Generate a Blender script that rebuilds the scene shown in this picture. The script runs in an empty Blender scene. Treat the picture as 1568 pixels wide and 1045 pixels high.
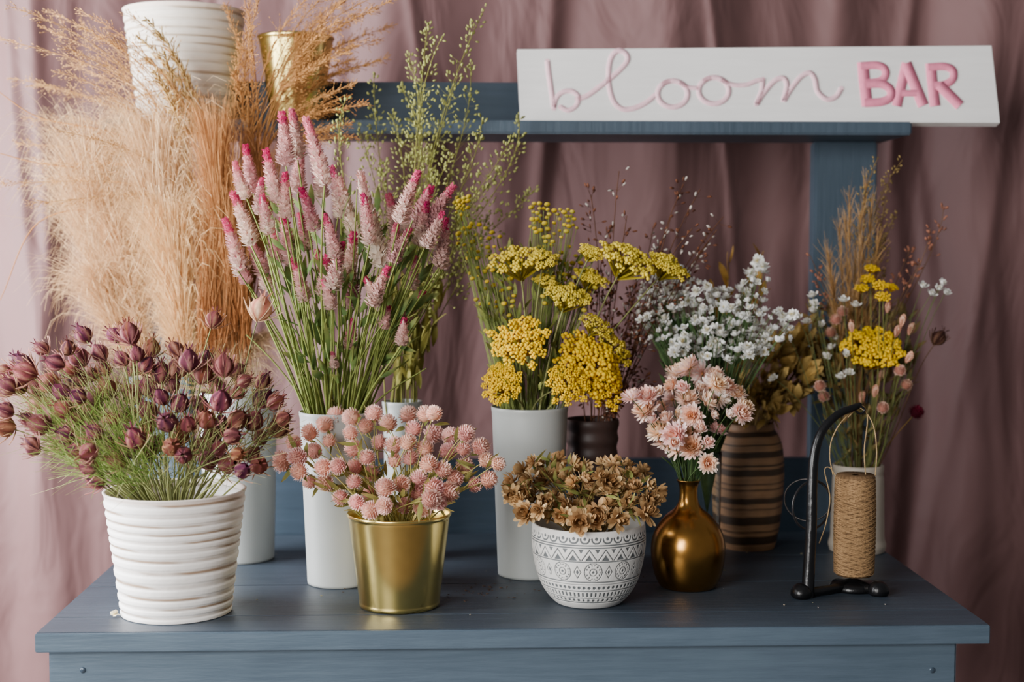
import bpy, math, random
import numpy as np
from mathutils import Vector, Matrix, Euler
rng=np.random.default_rng(11); random.seed(11)
U=rng.uniform; PI=math.pi
# ------------------------------------------------------------------ camera
F=2178.0; TZ=0.75
cam_d=bpy.data.cameras.new('camera'); cam=bpy.data.objects.new('camera',cam_d)
bpy.context.scene.collection.objects.link(cam); bpy.context.scene.camera=cam
cam.location=(0,-1.9,1.26); cam.rotation_euler=(PI/2-0.0619,0,-0.0344)
cam_d.sensor_width=36; cam_d.lens=50.0
cam_d.dof.use_dof=True; cam_d.dof.focus_distance=2.05; cam_d.dof.aperture_fstop=2.6
RM=np.array(cam.rotation_euler.to_matrix()); CP=np.array(cam.location)
def W(u,v,d):
    """camera ray through frame pixel (u,v), followed to depth d -> metres"""
    r=RM@np.array([(u-784)/F,-(v-522.5)/F,-1.0]); return CP+r*d/r[1]
def onplane(u,v,z=TZ):
    r=RM@np.array([(u-784)/F,-(v-522.5)/F,-1.0]); return CP+r*(z-CP[2])/r[2]
def S(r,g,b):
    c=np.array([r,g,b])/255.0; return np.where(c<=.04045,c/12.92,((c+.055)/1.055)**2.4)
# ------------------------------------------------------------------ materials
def mat_attr(name,rough=.75,metal=0,spec=.3,trans=0,bump=0,bscale=200,noise=.12,nscale=60,sheen=0,sat=1.0):
    m=bpy.data.materials.new(name); m.use_nodes=True; nt=m.node_tree; n=nt.nodes; l=nt.links
    p=n['Principled BSDF']; a=n.new('ShaderNodeAttribute'); a.attribute_name='Col'
    tc=n.new('ShaderNodeTexCoord'); nz=n.new('ShaderNodeTexNoise'); nz.inputs['Scale'].default_value=nscale; nz.inputs['Detail'].default_value=3
    l.new(tc.outputs['Object'],nz.inputs['Vector'])
    mr=n.new('ShaderNodeMapRange'); mr.inputs['To Min'].default_value=1-noise; mr.inputs['To Max'].default_value=1+noise
    mr.inputs['From Min'].default_value=.25; mr.inputs['From Max'].default_value=.75
    l.new(nz.outputs['Fac'],mr.inputs['Value'])
    mx=n.new('ShaderNodeHueSaturation'); mx.inputs['Saturation'].default_value=sat; l.new(a.outputs['Color'],mx.inputs['Color']); l.new(mr.outputs[0],mx.inputs['Value'])
    l.new(mx.outputs[0],p.inputs['Base Color'])
    p.inputs['Roughness'].default_value=rough; p.inputs['Metallic'].default_value=metal; p.inputs['Specular IOR Level'].default_value=spec
    if bump:
        b=n.new('ShaderNodeBump'); b.inputs['Strength'].default_value=bump; b.inputs['Distance'].default_value=.002
        n2=n.new('ShaderNodeTexNoise'); n2.inputs['Scale'].default_value=bscale; n2.inputs['Detail'].default_value=5
        l.new(tc.outputs['Object'],n2.inputs['Vector']); l.new(n2.outputs['Fac'],b.inputs['Height']); l.new(b.outputs[0],p.inputs['Normal'])
    if trans:
        t=n.new('ShaderNodeBsdfTranslucent'); l.new(mx.outputs[0],t.inputs['Color'])
        ms=n.new('ShaderNodeMixShader'); ms.inputs[0].default_value=trans
        l.new(p.outputs[0],ms.inputs[1]); l.new(t.outputs[0],ms.inputs[2]); l.new(ms.outputs[0],n['Material Output'].inputs[0])
    return m
M_plant=mat_attr('dried_plant',rough=.8,spec=.15,trans=.22,noise=.2,nscale=90,sat=1.02)
M_ceram=mat_attr('matte_ceramic',rough=.55,spec=.35,bump=.25,bscale=120,noise=.03)
M_enam=mat_attr('enamelled_zinc',rough=.38,spec=.5,bump=.05,bscale=30,noise=.04,nscale=12)
M_gold=mat_attr('brushed_gold',rough=.24,metal=1,bump=.03,bscale=90,noise=.05)
M_brass=mat_attr('aged_brass',rough=.25,metal=1,bump=.08,bscale=60,noise=.2,nscale=25)
M_iron=mat_attr('black_iron',rough=.3,metal=.3,spec=.5,bump=.5,bscale=90)
M_twine=mat_attr('jute_twine',rough=.95,spec=.1,bump=.6,bscale=600,noise=.25,nscale=300)
M_jar=mat_attr('turned_wood',rough=.5,spec=.4,bump=.15,bscale=60,noise=.2,nscale=30)
M_paint=mat_attr('sign_paint',rough=.7,spec=.2,noise=.08,nscale=120)
def mat_glass():
    m=bpy.data.materials.new('clear_glass'); m.use_nodes=True; p=m.node_tree.nodes['Principled BSDF']
    n=m.node_tree.nodes.new('ShaderNodeTexNoise'); n.inputs['Scale'].default_value=8
    mr=m.node_tree.nodes.new('ShaderNodeMapRange'); mr.inputs['To Min'].default_value=.01; mr.inputs['To Max'].default_value=.06
    m.node_tree.links.new(n.outputs['Fac'],mr.inputs['Value']); m.node_tree.links.new(mr.outputs[0],p.inputs['Roughness'])
    p.inputs['Transmission Weight'].default_value=1; p.inputs['IOR'].default_value=1.3; p.inputs['Base Color'].default_value=(.9,.95,.95,1); return m
M_glass=mat_glass()
def mat_wood(name,c1,c2,scale=(3,40,40),rough=.5,bs=.35):
    m=bpy.data.materials.new(name); m.use_nodes=True; nt=m.node_tree; n=nt.nodes; l=nt.links; p=n['Principled BSDF']
    tc=n.new('ShaderNodeTexCoord'); mp=n.new('ShaderNodeMapping'); mp.inputs['Scale'].default_value=scale; l.new(tc.outputs['Object'],mp.inputs[0])
    nz=n.new('ShaderNodeTexNoise'); nz.inputs['Scale'].default_value=2.5; nz.inputs['Detail'].default_value=8; nz.inputs['Roughness'].default_value=.65; l.new(mp.outputs[0],nz.inputs['Vector'])
    n3=n.new('ShaderNodeTexNoise'); n3.inputs['Scale'].default_value=5; n3.inputs['Detail'].default_value=3; l.new(tc.outputs['Object'],n3.inputs['Vector'])
    ad=n.new('ShaderNodeMath'); ad.operation='ADD'; l.new(nz.outputs['Fac'],ad.inputs[0]); l.new(n3.outputs['Fac'],ad.inputs[1])
    cr=n.new('ShaderNodeValToRGB'); e=cr.color_ramp.elements; e[0].position=.35; e[1].position=.65; e[0].color=(*c1,1); e[1].color=(*c2,1)
    hf=n.new('ShaderNodeMath'); hf.operation='MULTIPLY'; hf.inputs[1].default_value=.5; l.new(ad.outputs[0],hf.inputs[0]); l.new(hf.outputs[0],cr.inputs[0]); l.new(cr.outputs[0],p.inputs['Base Color'])
    b=n.new('ShaderNodeBump'); b.inputs['Strength'].default_value=bs; b.inputs['Distance'].default_value=.002; l.new(nz.outputs['Fac'],b.inputs['Height']); l.new(b.outputs[0],p.inputs['Normal'])
    p.inputs['Roughness'].default_value=rough; p.inputs['Specular IOR Level'].default_value=.35
    return m
M_blue=mat_wood('blue_grey_painted_wood',S(66,81,95),S(82,98,112),(3,40,40),.5,.6)
M_top=mat_wood('blue_grey_paint_shaded_top',S(46,55,65),S(62,72,83),(3,40,40),.42,.7)  # same paint as the front; dimmer light on top, and dust, put into colour
M_bluev=mat_wood('blue_grey_painted_upright',S(54,68,80),S(68,82,95),(40,40,3),.5,.5)
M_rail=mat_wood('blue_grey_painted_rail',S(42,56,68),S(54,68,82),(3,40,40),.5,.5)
M_sign=mat_wood('white_painted_board',S(234,232,230),S(247,245,243))
M_floor=mat_wood('floor_boards',S(90,75,65),S(120,102,88))
def mat_simple(name,c1,c2,sc,rough=.9,bump=.3,bs=None,dist=.02,st=(1,1,1),sheen=0):
    m=bpy.data.materials.new(name); m.use_nodes=True; nt=m.node_tree; n=nt.nodes; l=nt.links; p=n['Principled BSDF']
    tc=n.new('ShaderNodeTexCoord'); nz=n.new('ShaderNodeTexNoise'); nz.inputs['Scale'].default_value=sc; nz.inputs['Detail'].default_value=5; l.new(tc.outputs['Object'],nz.inputs['Vector'])
    cr=n.new('ShaderNodeValToRGB'); e=cr.color_ramp.elements; e[0].position=.3; e[1].position=.7; e[0].color=(*c1,1); e[1].color=(*c2,1); l.new(nz.outputs['Fac'],cr.inputs[0]); l.new(cr.outputs[0],p.inputs['Base Color'])
    p.inputs['Roughness'].default_value=rough; p.inputs['Specular IOR Level'].default_value=.25
    if sheen: p.inputs['Sheen Weight'].default_value=sheen; p.inputs['Sheen Roughness'].default_value=.4
    n2=n.new('ShaderNodeTexNoise'); n2.inputs['Scale'].default_value=bs or sc*4; n2.inputs['Detail'].default_value=3; n2.inputs['Distortion'].default_value=.8
    mp=n.new('ShaderNodeMapping'); mp.inputs['Scale'].default_value=st; l.new(tc.outputs['Object'],mp.inputs[0]); l.new(mp.outputs[0],n2.inputs['Vector'])
    b=n.new('ShaderNodeBump'); b.inputs['Strength'].default_value=bump; b.inputs['Distance'].default_value=dist; l.new(n2.outputs['Fac'],b.inputs['Height']); l.new(b.outputs[0],p.inputs['Normal'])
    return m
M_curt=mat_simple('dusty_mauve_fabric',S(103,75,75),S(116,86,85),1.5,.6,.5,5.5,.03,(1.4,1,.6),.15)
M_wall=mat_simple('plaster_wall',S(120,110,108),S(135,125,122),3)
# ------------------------------------------------------------------ mesh builder
def nrm(a):
    a=np.asarray(a,float); return a/np.maximum(np.linalg.norm(a,axis=-1,keepdims=True),1e-9)
class MB:
    def __init__(s): s.V=[];s.C=[];s.T=[];s.Q=[];s.n=0
    def add(s,V,Fc,C):
        V=np.asarray(V,float).reshape(-1,3); C=np.broadcast_to(np.asarray(C,float),V.shape)
        s.V.append(V); s.C.append(C); Fc=np.asarray(Fc,int)
        (s.T if Fc.shape[1]==3 else s.Q).append(Fc+s.n); s.n+=len(V)
    def obj(s,name,mat,parent=None,smooth=True):
        V=np.concatenate(s.V); C=np.clip(np.concatenate(s.C),0,1)
        T=np.concatenate(s.T) if s.T else np.zeros((0,3),int); Q=np.concatenate(s.Q) if s.Q else np.zeros((0,4),int)
        org=np.array([(V[:,0].min()+V[:,0].max())/2,(V[:,1].min()+V[:,1].max())/2,V[:,2].min()])
        me=bpy.data.meshes.new(name); me.vertices.add(len(V)); me.vertices.foreach_set('co',(V-org).astype(np.float32).ravel())
        L=np.concatenate([T.ravel(),Q.ravel()]); me.loops.add(len(L)); me.loops.foreach_set('vertex_index',L.astype(np.int32))
        me.polygons.add(len(T)+len(Q)); st=np.concatenate([np.arange(len(T))*3,len(T)*3+np.arange(len(Q))*4])
        me.polygons.foreach_set('loop_start',st.astype(np.int32)); me.update(calc_edges=True)
        ca=me.color_attributes.new('Col','FLOAT_COLOR','POINT'); ca.data.foreach_set('color',np.c_[C,np.ones(len(C))].astype(np.float32).ravel())
        if smooth: me.polygons.foreach_set('use_smooth',np.ones(len(me.polygons),bool))
        me.materials.append(mat); me.validate()
        o=bpy.data.objects.new(name,me); bpy.context.scene.collection.objects.link(o); o.location=org
        if parent: o.parent=parent; o.location=Vector(org)-parent.location
        return o
def empty(name,loc=(0,0,0)):
    e=bpy.data.objects.new(name,None); bpy.context.scene.collection.objects.link(e); e.location=loc; e.empty_display_size=.05; return e
def frames(z,yh=None):
    z=nrm(z); 
    if yh is None: yh=rng.normal(size=z.shape)
    y=yh-(yh*z).sum(-1,keepdims=True)*z; y=nrm(y); x=np.cross(y,z); return np.stack([x,y,z],axis=-1)
def inst(mb,T,pos,R,sc,c0,c1,c2,jit=.1):
    V,Fc,t=T; pos=np.atleast_2d(pos); N=len(pos); sc=np.broadcast_to(np.asarray(sc,float).reshape(-1,1) if np.ndim(sc)==1 and len(sc)==N and N!=3 else np.asarray(sc,float),(N,3)) if np.ndim(sc)<2 else sc
    M=R*sc[:,None,:]; P=pos[:,None,:]+np.einsum('nij,kj->nki',M,V)
    c0,c1,c2=[np.broadcast_to(c,(N,3))[:,None,:] for c in (c0,c1,c2)]
    tt=t[None,:,None]; C=np.where(tt<.5,c0+(c1-c0)*tt*2,c1+(c2-c1)*(tt*2-1))
    C=C*(1+jit*rng.normal(size=(N,1,1)))*(1+.06*rng.normal(size=(N,len(V),1)))
    FF=(Fc[None]+np.arange(N)[:,None,None]*len(V)).reshape(-1,Fc.shape[1]); mb.add(P.reshape(-1,3),FF,C.reshape(-1,3))
def compose(parts):
    V=[];Fc=[];t=[];n=0
    for T,pos,R,sc,tt in parts:
        v,f,t0=T; N=len(pos); sc=np.broadcast_to(sc,(N,3)) if np.ndim(sc)!=1 or len(sc)==3 else np.repeat(np.asarray(sc)[:,None],3,1)
        P=pos[:,None,:]+np.einsum('nij,kj->nki',R*sc[:,None,:],v); V.append(P.reshape(-1,3))
        Fc.append((f[None]+np.arange(N)[:,None,None]*len(v)).reshape(-1,3)+n); n+=N*len(v)
        t.append(np.clip(tt(np.arange(N)[:,None],t0[None,:]),0,1).reshape(-1) if callable(tt) else np.full(N*len(v),tt))
    return np.concatenate(V),np.concatenate(Fc),np.concatenate(t)
def petal(w=.35,curl=.3,rows=((0,.25),(.3,.8),(.68,1),(1,.08)),crease=.05):
    V=[];t=[]
    for s,k in rows:
        for q in (-1,0,1): V.append((q*w*k,curl*s*s+(crease if q else 0),s)); t.append(s)
    Fc=[]
    for i in range(len(rows)-1):
        for q in (0,1):
            a=i*3+q; Fc+= [(a,a+1,a+4),(a,a+4,a+3)]
    return np.array(V),np.array(Fc),np.array(t,float)
def ico(sub):
    import bmesh
    bm=bmesh.new(); bmesh.ops.create_icosphere(bm,subdivisions=sub,radius=1); bm.verts.ensure_lookup_table()
    V=np.array([v.co[:] for v in bm.verts]); Fc=np.array([[v.index for v in f.verts] for f in bm.faces]); bm.free()
    return V,Fc,(V[:,2]+1)/2
I1=ico(1); I2=ico(2)
def bez(p0,p1,p2,p3,n):
    s=np.linspace(0,1,n)[:,None]; return (1-s)**3*p0+3*(1-s)**2*s*p1+3*(1-s)*s*s*p2+s**3*p3
def catmull(P,n=8):
    P=np.asarray(P,float); Q=np.vstack([2*P[0]-P[1],P,2*P[-1]-P[-2]]); out=[]
    for i in range(1,len(Q)-2):
        for s in np.linspace(0,1,n,endpoint=False):
            a,b,c,d=Q[i-1],Q[i],Q[i+1],Q[i+2]; out.append(.5*((2*b)+(c-a)*s+(2*a-5*b+4*c-d)*s*s+(3*b-a-3*c+d)*s**3))
    out.append(P[-1]); return np.array(out)
def tube(mb,pts,r,col,k=5,cap=False):
    pts=np.asarray(pts,float); n=len(pts); r=np.broadcast_to(r,(n,)); t=nrm(np.gradient(pts,axis=0))
    up=np.array([0.,1,0]) if abs(t[:,1]).mean()<.8 else np.array([1.,0,0])
    a=nrm(np.cross(t,up)); b=np.cross(t,a); th=np.arange(k)*2*PI/k
    V=pts[:,None,:]+r[:,None,None]*(np.cos(th)[None,:,None]*a[:,None,:]+np.sin(th)[None,:,None]*b[:,None,:])
    i=np.arange(n-1)[:,None]*k; j=np.arange(k)[None,:]; j2=(j+1)%k
    Fc=np.stack([i+j,i+j2,i+k+j2,i+k+j],-1).reshape(-1,4)
    C=np.broadcast_to(col,(n,3)) if np.ndim(col)<2 else col
    mb.add(V.reshape(-1,3),Fc,np.repeat(C,k,0))
    if cap:
        for e in (0,n-1):
            mb.add(np.vstack([V[e],pts[e:e+1]]),np.array([[q,(q+1)%k,k] for q in range(k)]),C[e])
def strands(mb,p0,p1,p2,p3,w,c0,c1,K=6,jit=.12):
    N=len(p0); s=np.linspace(0,1,K)[None,:,None]; p0,p1,p2,p3=[a[:,None,:] for a in (p0,p1,p2,p3)]
    P=(1-s)**3*p0+3*(1-s)**2*s*p1+3*(1-s)*s*s*p2+s**3*p3
    t=nrm(np.gradient(P,axis=1)); sd=nrm(np.cross(t,nrm(rng.normal(size=(N,1,3)))))
    ww=np.asarray(w).reshape(-1,1,1)*np.linspace(1,.35,K)[None,:,None]
    V=np.stack([P-sd*ww/2,P+sd*ww/2],2).reshape(-1,3)
    a=(np.arange(N)[:,None]*K+np.arange(K-1)[None,:])*2; Fc=np.stack([a,a+1,a+3,a+2],-1).reshape(-1,4)
    C=(c0+(c1-c0)*s)*(1+jit*rng.normal(size=(N,1,1))); mb.add(V,Fc,np.repeat(C,2,1).reshape(-1,3))
def lathe(mb,prof,c,colf,N=96,disp=None):
    prof=np.asarray(prof,float); n=len(prof); th=np.arange(N)*2*PI/N
    r=np.repeat(prof[:,0:1],N,1); z=np.repeat(prof[:,1:2],N,1); T=np.repeat(th[None,:],n,0)
    if disp is not None: r=r+disp(r,z,T)
    V=np.stack([c[0]+r*np.cos(T),c[1]+r*np.sin(T),c[2]+z],-1)
    i=np.arange(n-1)[:,None]*N; j=np.arange(N)[None,:]; j2=(j+1)%N
    Fc=np.stack([i+j,i+j2,i+N+j2,i+N+j],-1).reshape(-1,4)
    col=colf(r,z,T) if callable(colf) else np.broadcast_to(colf,V.shape); mb.add(V.reshape(-1,3),Fc,col.reshape(-1,3))
# ------------------------------------------------------------------ vessels
def place(u,vb,vt,wt,wb,z=TZ,d=None):
    if d is None:
        p=onplane(u,vb,z); df=p[1]-CP[1]; rb=wb/2*df/F; d=df+rb
    k=d/F; p=W(u,vb,d); top=W(u,vt,d)
    return dict(c=np.array([p[0],CP[1]+d,z]),rb=wb/2*k,rt=wt/2*k,h=top[2]-z,d=d,top=np.array([p[0],CP[1]+d,top[2]]))
def taper_prof(v,th=.003,n=90,ribs=None,lip=0.0):
    z=np.linspace(0,v['h'],n); r=v['rb']+(v['rt']-v['rb'])*z/v['h']
    if ribs is not None: r=r+ribs(z/v['h'])
    if lip: r=r+lip*np.exp(-((z-v['h']+lip)/lip)**2)
    out=[(0,.001),(v['rb']*.9,.0008),(v['rb']-.002,0)]+list(zip(r,z+.001*(z==0)))
    ri=r[::-6]-th; zi=z[::-6]
    out+=[(r[-1]-th*.3,z[-1]+.001),(r[-1]-th*.8,z[-1]+.0005)]+[(a,max(b,.006)) for a,b in zip(ri,zi)]+[(0,.006)]
    return out
LAV=S(168,172,170)
def ribs(q):
    ph=q*12.0+.35*np.sin(q*9); return .0008*np.tanh(2.2*np.sin(2*PI*ph))
def ribcol(h,base=S(240,236,232),tan=S(146,118,92),am=1.0):
    def f(r,z,T):
        q=z/h+.006*np.sin(T+1)+.004*np.sin(3*T); ph=q*12+.35*np.sin(q*9); g=np.clip(-np.sin(2*PI*ph)*1.6-.65,0,1)*(.3+.7*np.clip(.5+np.sin(T*2+q*23)+.5*np.sin(T*7+q*51),0,1))
        top=(q>.965)[...,None]*.5
        c=base+(tan-base)*(g*am)[...,None]; return c*(1-top)+S(222,200,186)*top
    return f
v1=place(271,957,750,214,166); mb=MB(); lathe(mb,taper_prof(v1,.005,260,ribs),v1['c'],ribcol(v1['h']),160); mb.obj('ribbed_white_pot',M_ceram)
v2=place(368,866,600,118,104); v3=place(520,903,630,118,98); v4=place(617,862,615,60,50); v5=place(811,890,623,117,98)
for v,nm in ((v2,'tall_white_vase'),(v3,'tall_white_vase'),(v4,'slim_white_vase'),(v5,'tall_white_vase')):
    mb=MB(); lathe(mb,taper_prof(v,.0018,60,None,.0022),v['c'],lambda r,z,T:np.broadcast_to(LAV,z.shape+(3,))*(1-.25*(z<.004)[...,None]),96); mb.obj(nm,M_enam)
GOLD=S(236,212,130)
v6=place(612,942,785,158,122); mb=MB(); lathe(mb,taper_prof(v6,.0015,60,lambda q:.0012*np.exp(-((q-.03)/.012)**2),.0022),v6['c'],GOLD,128); mb.obj('gold_metal_pot',M_gold)
v7=place(901,932,800,176,86)
ctrl=np.array([[43,0],[52,.02],[66,.14],[77,.30],[84,.50],[88,.70],[88.5,.85],[87.5,.97],[87,1.0]]); cs=catmull(ctrl,28)
k7=v7['d']/F; prof=[(0,.002),(40*k7,.001)]+[(a*k7,b*v7['h']) for a,b in cs]
prof+=[(85.5*k7,v7['h']+.001),(83.5*k7,v7['h'])]+[((a-5)*k7,max(.008,b*v7['h'])) for a,b in cs[::-10]]+[(0,.008)]
nout=2+len(cs)
def groove(r,z,T):
    q=z/v7['h']; fr=lambda n:(T*n/(2*PI)+.25)%1-.5; g=np.zeros_like(q)
    x=fr(32); a=np.hypot(x/.46,(q-.925)/.065); g=np.maximum(g,((a>.7)&(a<1)&(q<.935))|(a<.3))
    for L,w in ((.845,.006),(.815,.006),(.645,.007),(.385,.006),(.355,.005),(.265,.006),(.17,.006),(.105,.008)): g=np.maximum(g,abs(q-L)<w)
    x=fr(22); t=np.abs(x)*2+(q-.66)/.14; b=(q>.66)&(q<.80); g=np.maximum(g,b&(((t>.86)&(t<1.02))|(t<.5)))
    x2=(T*22/(2*PI)+.75)%1-.5; t2=np.abs(x2)*2+(.80-q)/.14; g=np.maximum(g,b&(t2<.36))
    n=11; x=fr(n)*2*PI*.083/n; y=(q-.515)*v7['h']; rho=np.hypot(x,y); ph=np.arctan2(y,x); b=(q>.40)&(q<.63)
    g=np.maximum(g,b&(((rho>.0125)&(rho<.0138))|((rho>.0095+.001*np.cos(10*ph))&(rho<.0112)&(np.cos(14*ph)>-.2))|((rho>.0045)&(rho<.0058))|(rho<.0018)))
    x=((T*n/(2*PI)+.75)%1-.5)*2*PI*.083/n; dm=np.abs(x)*1.6+np.abs(y); g=np.maximum(g,b&(((dm>.0075)&(dm<.0095)&(np.abs(x)<.006))|(dm<.0035)))
    x=fr(64); g=np.maximum(g,(q>.29)&(q<.335)&(np.hypot(x/.3,(q-.312)/.02)<1)); x=fr(70); g=np.maximum(g,(q>.19)&(q<.25)&(np.abs(x)<.2)); x=fr(56); g=np.maximum(g,(q>.12)&(q<.16)&(np.abs(x)<.22))
    g=g.astype(float); g[:2]=0; g[nout:]=0; return g
def c7(r,z,T):
    g=groove(r,z,T)[...,None]; return S(214,212,208)*(1-g)+S(96,100,102)*g
mb=MB(); lathe(mb,prof,v7['c'],c7,1100,lambda r,z,T:-.0009*groove(r,z,T)); mb.obj('patterned_ceramic_bowl',M_ceram)
v8=place(1053,908,735,36,80); k=v8['d']/F; H=v8['h']
ctrl=np.array([[38,0],[44,.02],[52,.12],[57,.27],[57,.42],[50,.55],[36,.66],[22,.73],[15.5,.80],[14,.88],[15,.95],[18.5,1.0]]); cs=catmull(ctrl,10)
prof=[(0,.001)]+[(a*k,b*H) for a,b in cs]+[((a-2.5)*k,b*H) for a,b in cs[::-3]]+[(0,.004)]
mb=MB(); lathe(mb,prof,v8['c'],S(174,126,62),96); mb.obj('brass_bottle_vase',M_brass)
v9=place(1145,846,648,80,84); k=v9['d']/F; H=v9['h']
ctrl=np.array([[38,0],[42,.02],[49,.2],[53,.42],[54.5,.62],[52,.80],[46,.90],[39,.955],[38,1.0]]); cs=catmull(ctrl,26)
prof=[(0,.001)]+[(a*k,b*H) for a,b in cs]+[((a-4)*k,max(.006,b*H)) for a,b in cs[::-8]]+[(0,.006)]
def c9(r,z,T):
    q=z/H+.004*np.sin(2*T)+.0025*np.sin(5*T); d=np.zeros_like(q)
    for L,w in ((.93,.02),(.85,.008),(.775,.026),(.69,.01),(.635,.028),(.545,.007),(.50,.007),(.41,.026),(.345,.007),(.25,.036),(.16,.008),(.09,.035)): d=np.maximum(d,np.clip((w-abs(q-L))/.004,0,1))
    base=S(138,104,74)*(1+.12*np.sin(q*150)[...,None]*.5); return base*(1-.84*d[...,None])
mb=MB(); lathe(mb,prof,v9['c'],c9,96); mb.obj('striped_wooden_jar',M_jar)
v10=place(906,868,642,82,62); mb=MB(); lathe(mb,taper_prof(v10,.003,60,lambda q:.0012*np.sin(q*60)),v10['c'],S(58,42,38),64); mb.obj('dark_brown_vase',M_jar)
v11=place(1082,868,692,44,40); mb=MB(); lathe(mb,taper_prof(v11,.0022,40),v11['c'],S(230,235,235),64); mb.obj('clear_glass_vase',M_glass)
v12=place(1312,852,712,78,84); mb=MB()
lathe(mb,taper_prof(v12,.003,60,lambda q:.003*np.exp(-((q-.08)/.05)**2)-.0015*np.exp(-((q-.9)/.03)**2)),v12['c'],S(178,168,154),72); mb.obj('cream_ceramic_vase',M_ceram)
# ------------------------------------------------------------------ table with hutch
TY=.66; xl=-.575; xr=.722
tb=empty('blue_display_table',((xl+xr)/2,TY/2,0))
def box(name,a,b,mat,parent,bev=.003):
    a=np.array(a,float); b=np.array(b,float); me=bpy.data.meshes.new(name); import bmesh; bm=bmesh.new(); bmesh.ops.create_cube(bm,size=1)
    for v in bm.verts: v.co=Vector([v.co[i]*(b[i]-a[i]) for i in range(3)])
    bmesh.ops.bevel(bm,geom=bm.edges[:],offset=bev,segments=2,affect='EDGES'); bm.to_mesh(me); bm.free()
    me.materials.append(mat); o=bpy.data.objects.new(name,me); bpy.context.scene.collection.objects.link(o); c=(a+b)/2
    o.location=Vector(c)-(parent.location if parent else Vector((0,0,0))); o.parent=parent; return o
yy=[.004,.085,.27,.46,TY]
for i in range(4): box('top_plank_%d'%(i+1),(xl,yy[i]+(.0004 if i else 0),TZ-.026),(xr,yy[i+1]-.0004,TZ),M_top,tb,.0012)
box('front_edging',(xl,-.001,TZ-.026),(xr,.0035,TZ-.0005),M_blue,tb,.0012)
sl=onplane(70,1000,TZ-.026)[0]; sr=onplane(1487,1000,TZ-.026)[0]
box('front_apron',(sl,.012,TZ-.15),(sr,.034,TZ-.0265),M_blue,tb); box('back_apron',(sl,TY-.05,TZ-.15),(sr,TY-.03,TZ-.0265),M_blue,tb)
box('side_apron_left',(sl,.035,TZ-.15),(sl+.02,TY-.051,TZ-.0265),M_blue,tb); box('side_apron_right',(sr-.02,.035,TZ-.15),(sr,TY-.051,TZ-.0265),M_blue,tb)
for i,(x,y) in enumerate(((sl+.021,.035),(sr-.081,.035),(sl+.021,TY-.111),(sr-.081,TY-.111))): box('leg_%d'%(i+1),(x,y,0),(x+.06,y+.06,TZ-.027),M_bluev,tb)
DP=TY+1.9
pr0=W(1245,500,DP)[0]; pr1=W(1340,500,DP)[0]; shz=W(1000,185,2.42)[2]; shb=W(1000,206,2.42)[2]; pl1=xl+(xr-pr0)
box('post_right',(pr0,TY+.001,.0),(pr1,TY+.04,shb),M_bluev,tb); box('post_left',(xl-(pr1-xr),TY+.001,.0),(pl1,TY+.04,shb),M_bluev,tb)
zr=W(600,706,DP)[2]; box('lower_back_rail',(pl1+.001,TY+.003,TZ-.05),(pr0-.001,TY+.03,zr),M_rail,tb)
sx1=W(1397,195,2.42)[0]; sx0=xl-.03
box('shelf',(sx0,.52,shb+.0005),(sx1,TY+.045,shz),M_bluev,tb); zb=W(700,125,DP)[2]
box('shelf_backboard',(sx0+.03,TY+.005,shz+.0005),(pr1,TY+.03,zb),M_rail,tb)
mb=MB()
for u,v in ((127,1027),(1428,1027)):
    p=onplane(u,v,TZ); q=W(u,v,1.912); lathe(mb,[(0,0),(.003,0),(.0042,-.0008),(.0045,-.002)],(0,0,0),S(60,74,88),16)
    V=mb.V[-1]; mb.V[-1]=np.stack([q[0]+V[:,0],.0115-.0005-V[:,2],q[2]+V[:,1]],-1)
mb.obj('screws',M_iron,tb)
v13=place(285,188,18,180,138,z=shz,d=2.50); mb=MB()
lathe(mb,taper_prof(v13,.005,260,ribs),v13['c'],ribcol(v13['h'],S(222,214,202),S(150,128,102),.9),128); mb.obj('ribbed_white_pot',M_ceram)
v14=place(454,188,57,114,74,z=shz,d=2.50); mb=MB(); lathe(mb,taper_prof(v14,.0015,60,None,.0025),v14['c'],GOLD,96); mb.obj('gold_metal_pot',M_gold)
# ------------------------------------------------------------------ sign (a truly flat board leaning on the backboard)
D0,D1=2.445,2.485
def dS(v): return D0+(188-v)/(188-72)*(D1-D0)
sg=empty('bloom_bar_sign',W(1160,188,D0))
P=[W(797,187,dS(187)),W(1531,187,dS(187)),W(1518,71,dS(71)),W(792,77,dS(77))]
zoff=shz+.0008-P[0][2]
P=[p+np.array([0,0,zoff]) for p in P]; P[1][2]=P[0][2]; P[1][1]=P[0][1]
NB=nrm(np.cross(P[1]-P[0],P[3]-P[0])); NB=NB*(-1 if NB[1]>0 else 1)
def onboard(q,o):
    r=RM@np.array([(q[0]-784)/F,-(q[1]-522.5)/F,-1.0]); t=((P[0]-CP)@NB)/(r@NB); return CP+r*t+NB*o
P[2]=onboard((1518,70),0)
bk=[p-NB*.018 for p in P]; mb=MB(); allv=P+bk
for f in ((0,1,2,3),(5,4,7,6),(1,5,6,2),(4,0,3,7),(3,2,6,7),(4,5,1,0)): mb.add([allv[i] for i in f],[[0,1,2,3]],S(235,233,231))
mb.obj('board',M_sign,sg,False)
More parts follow.
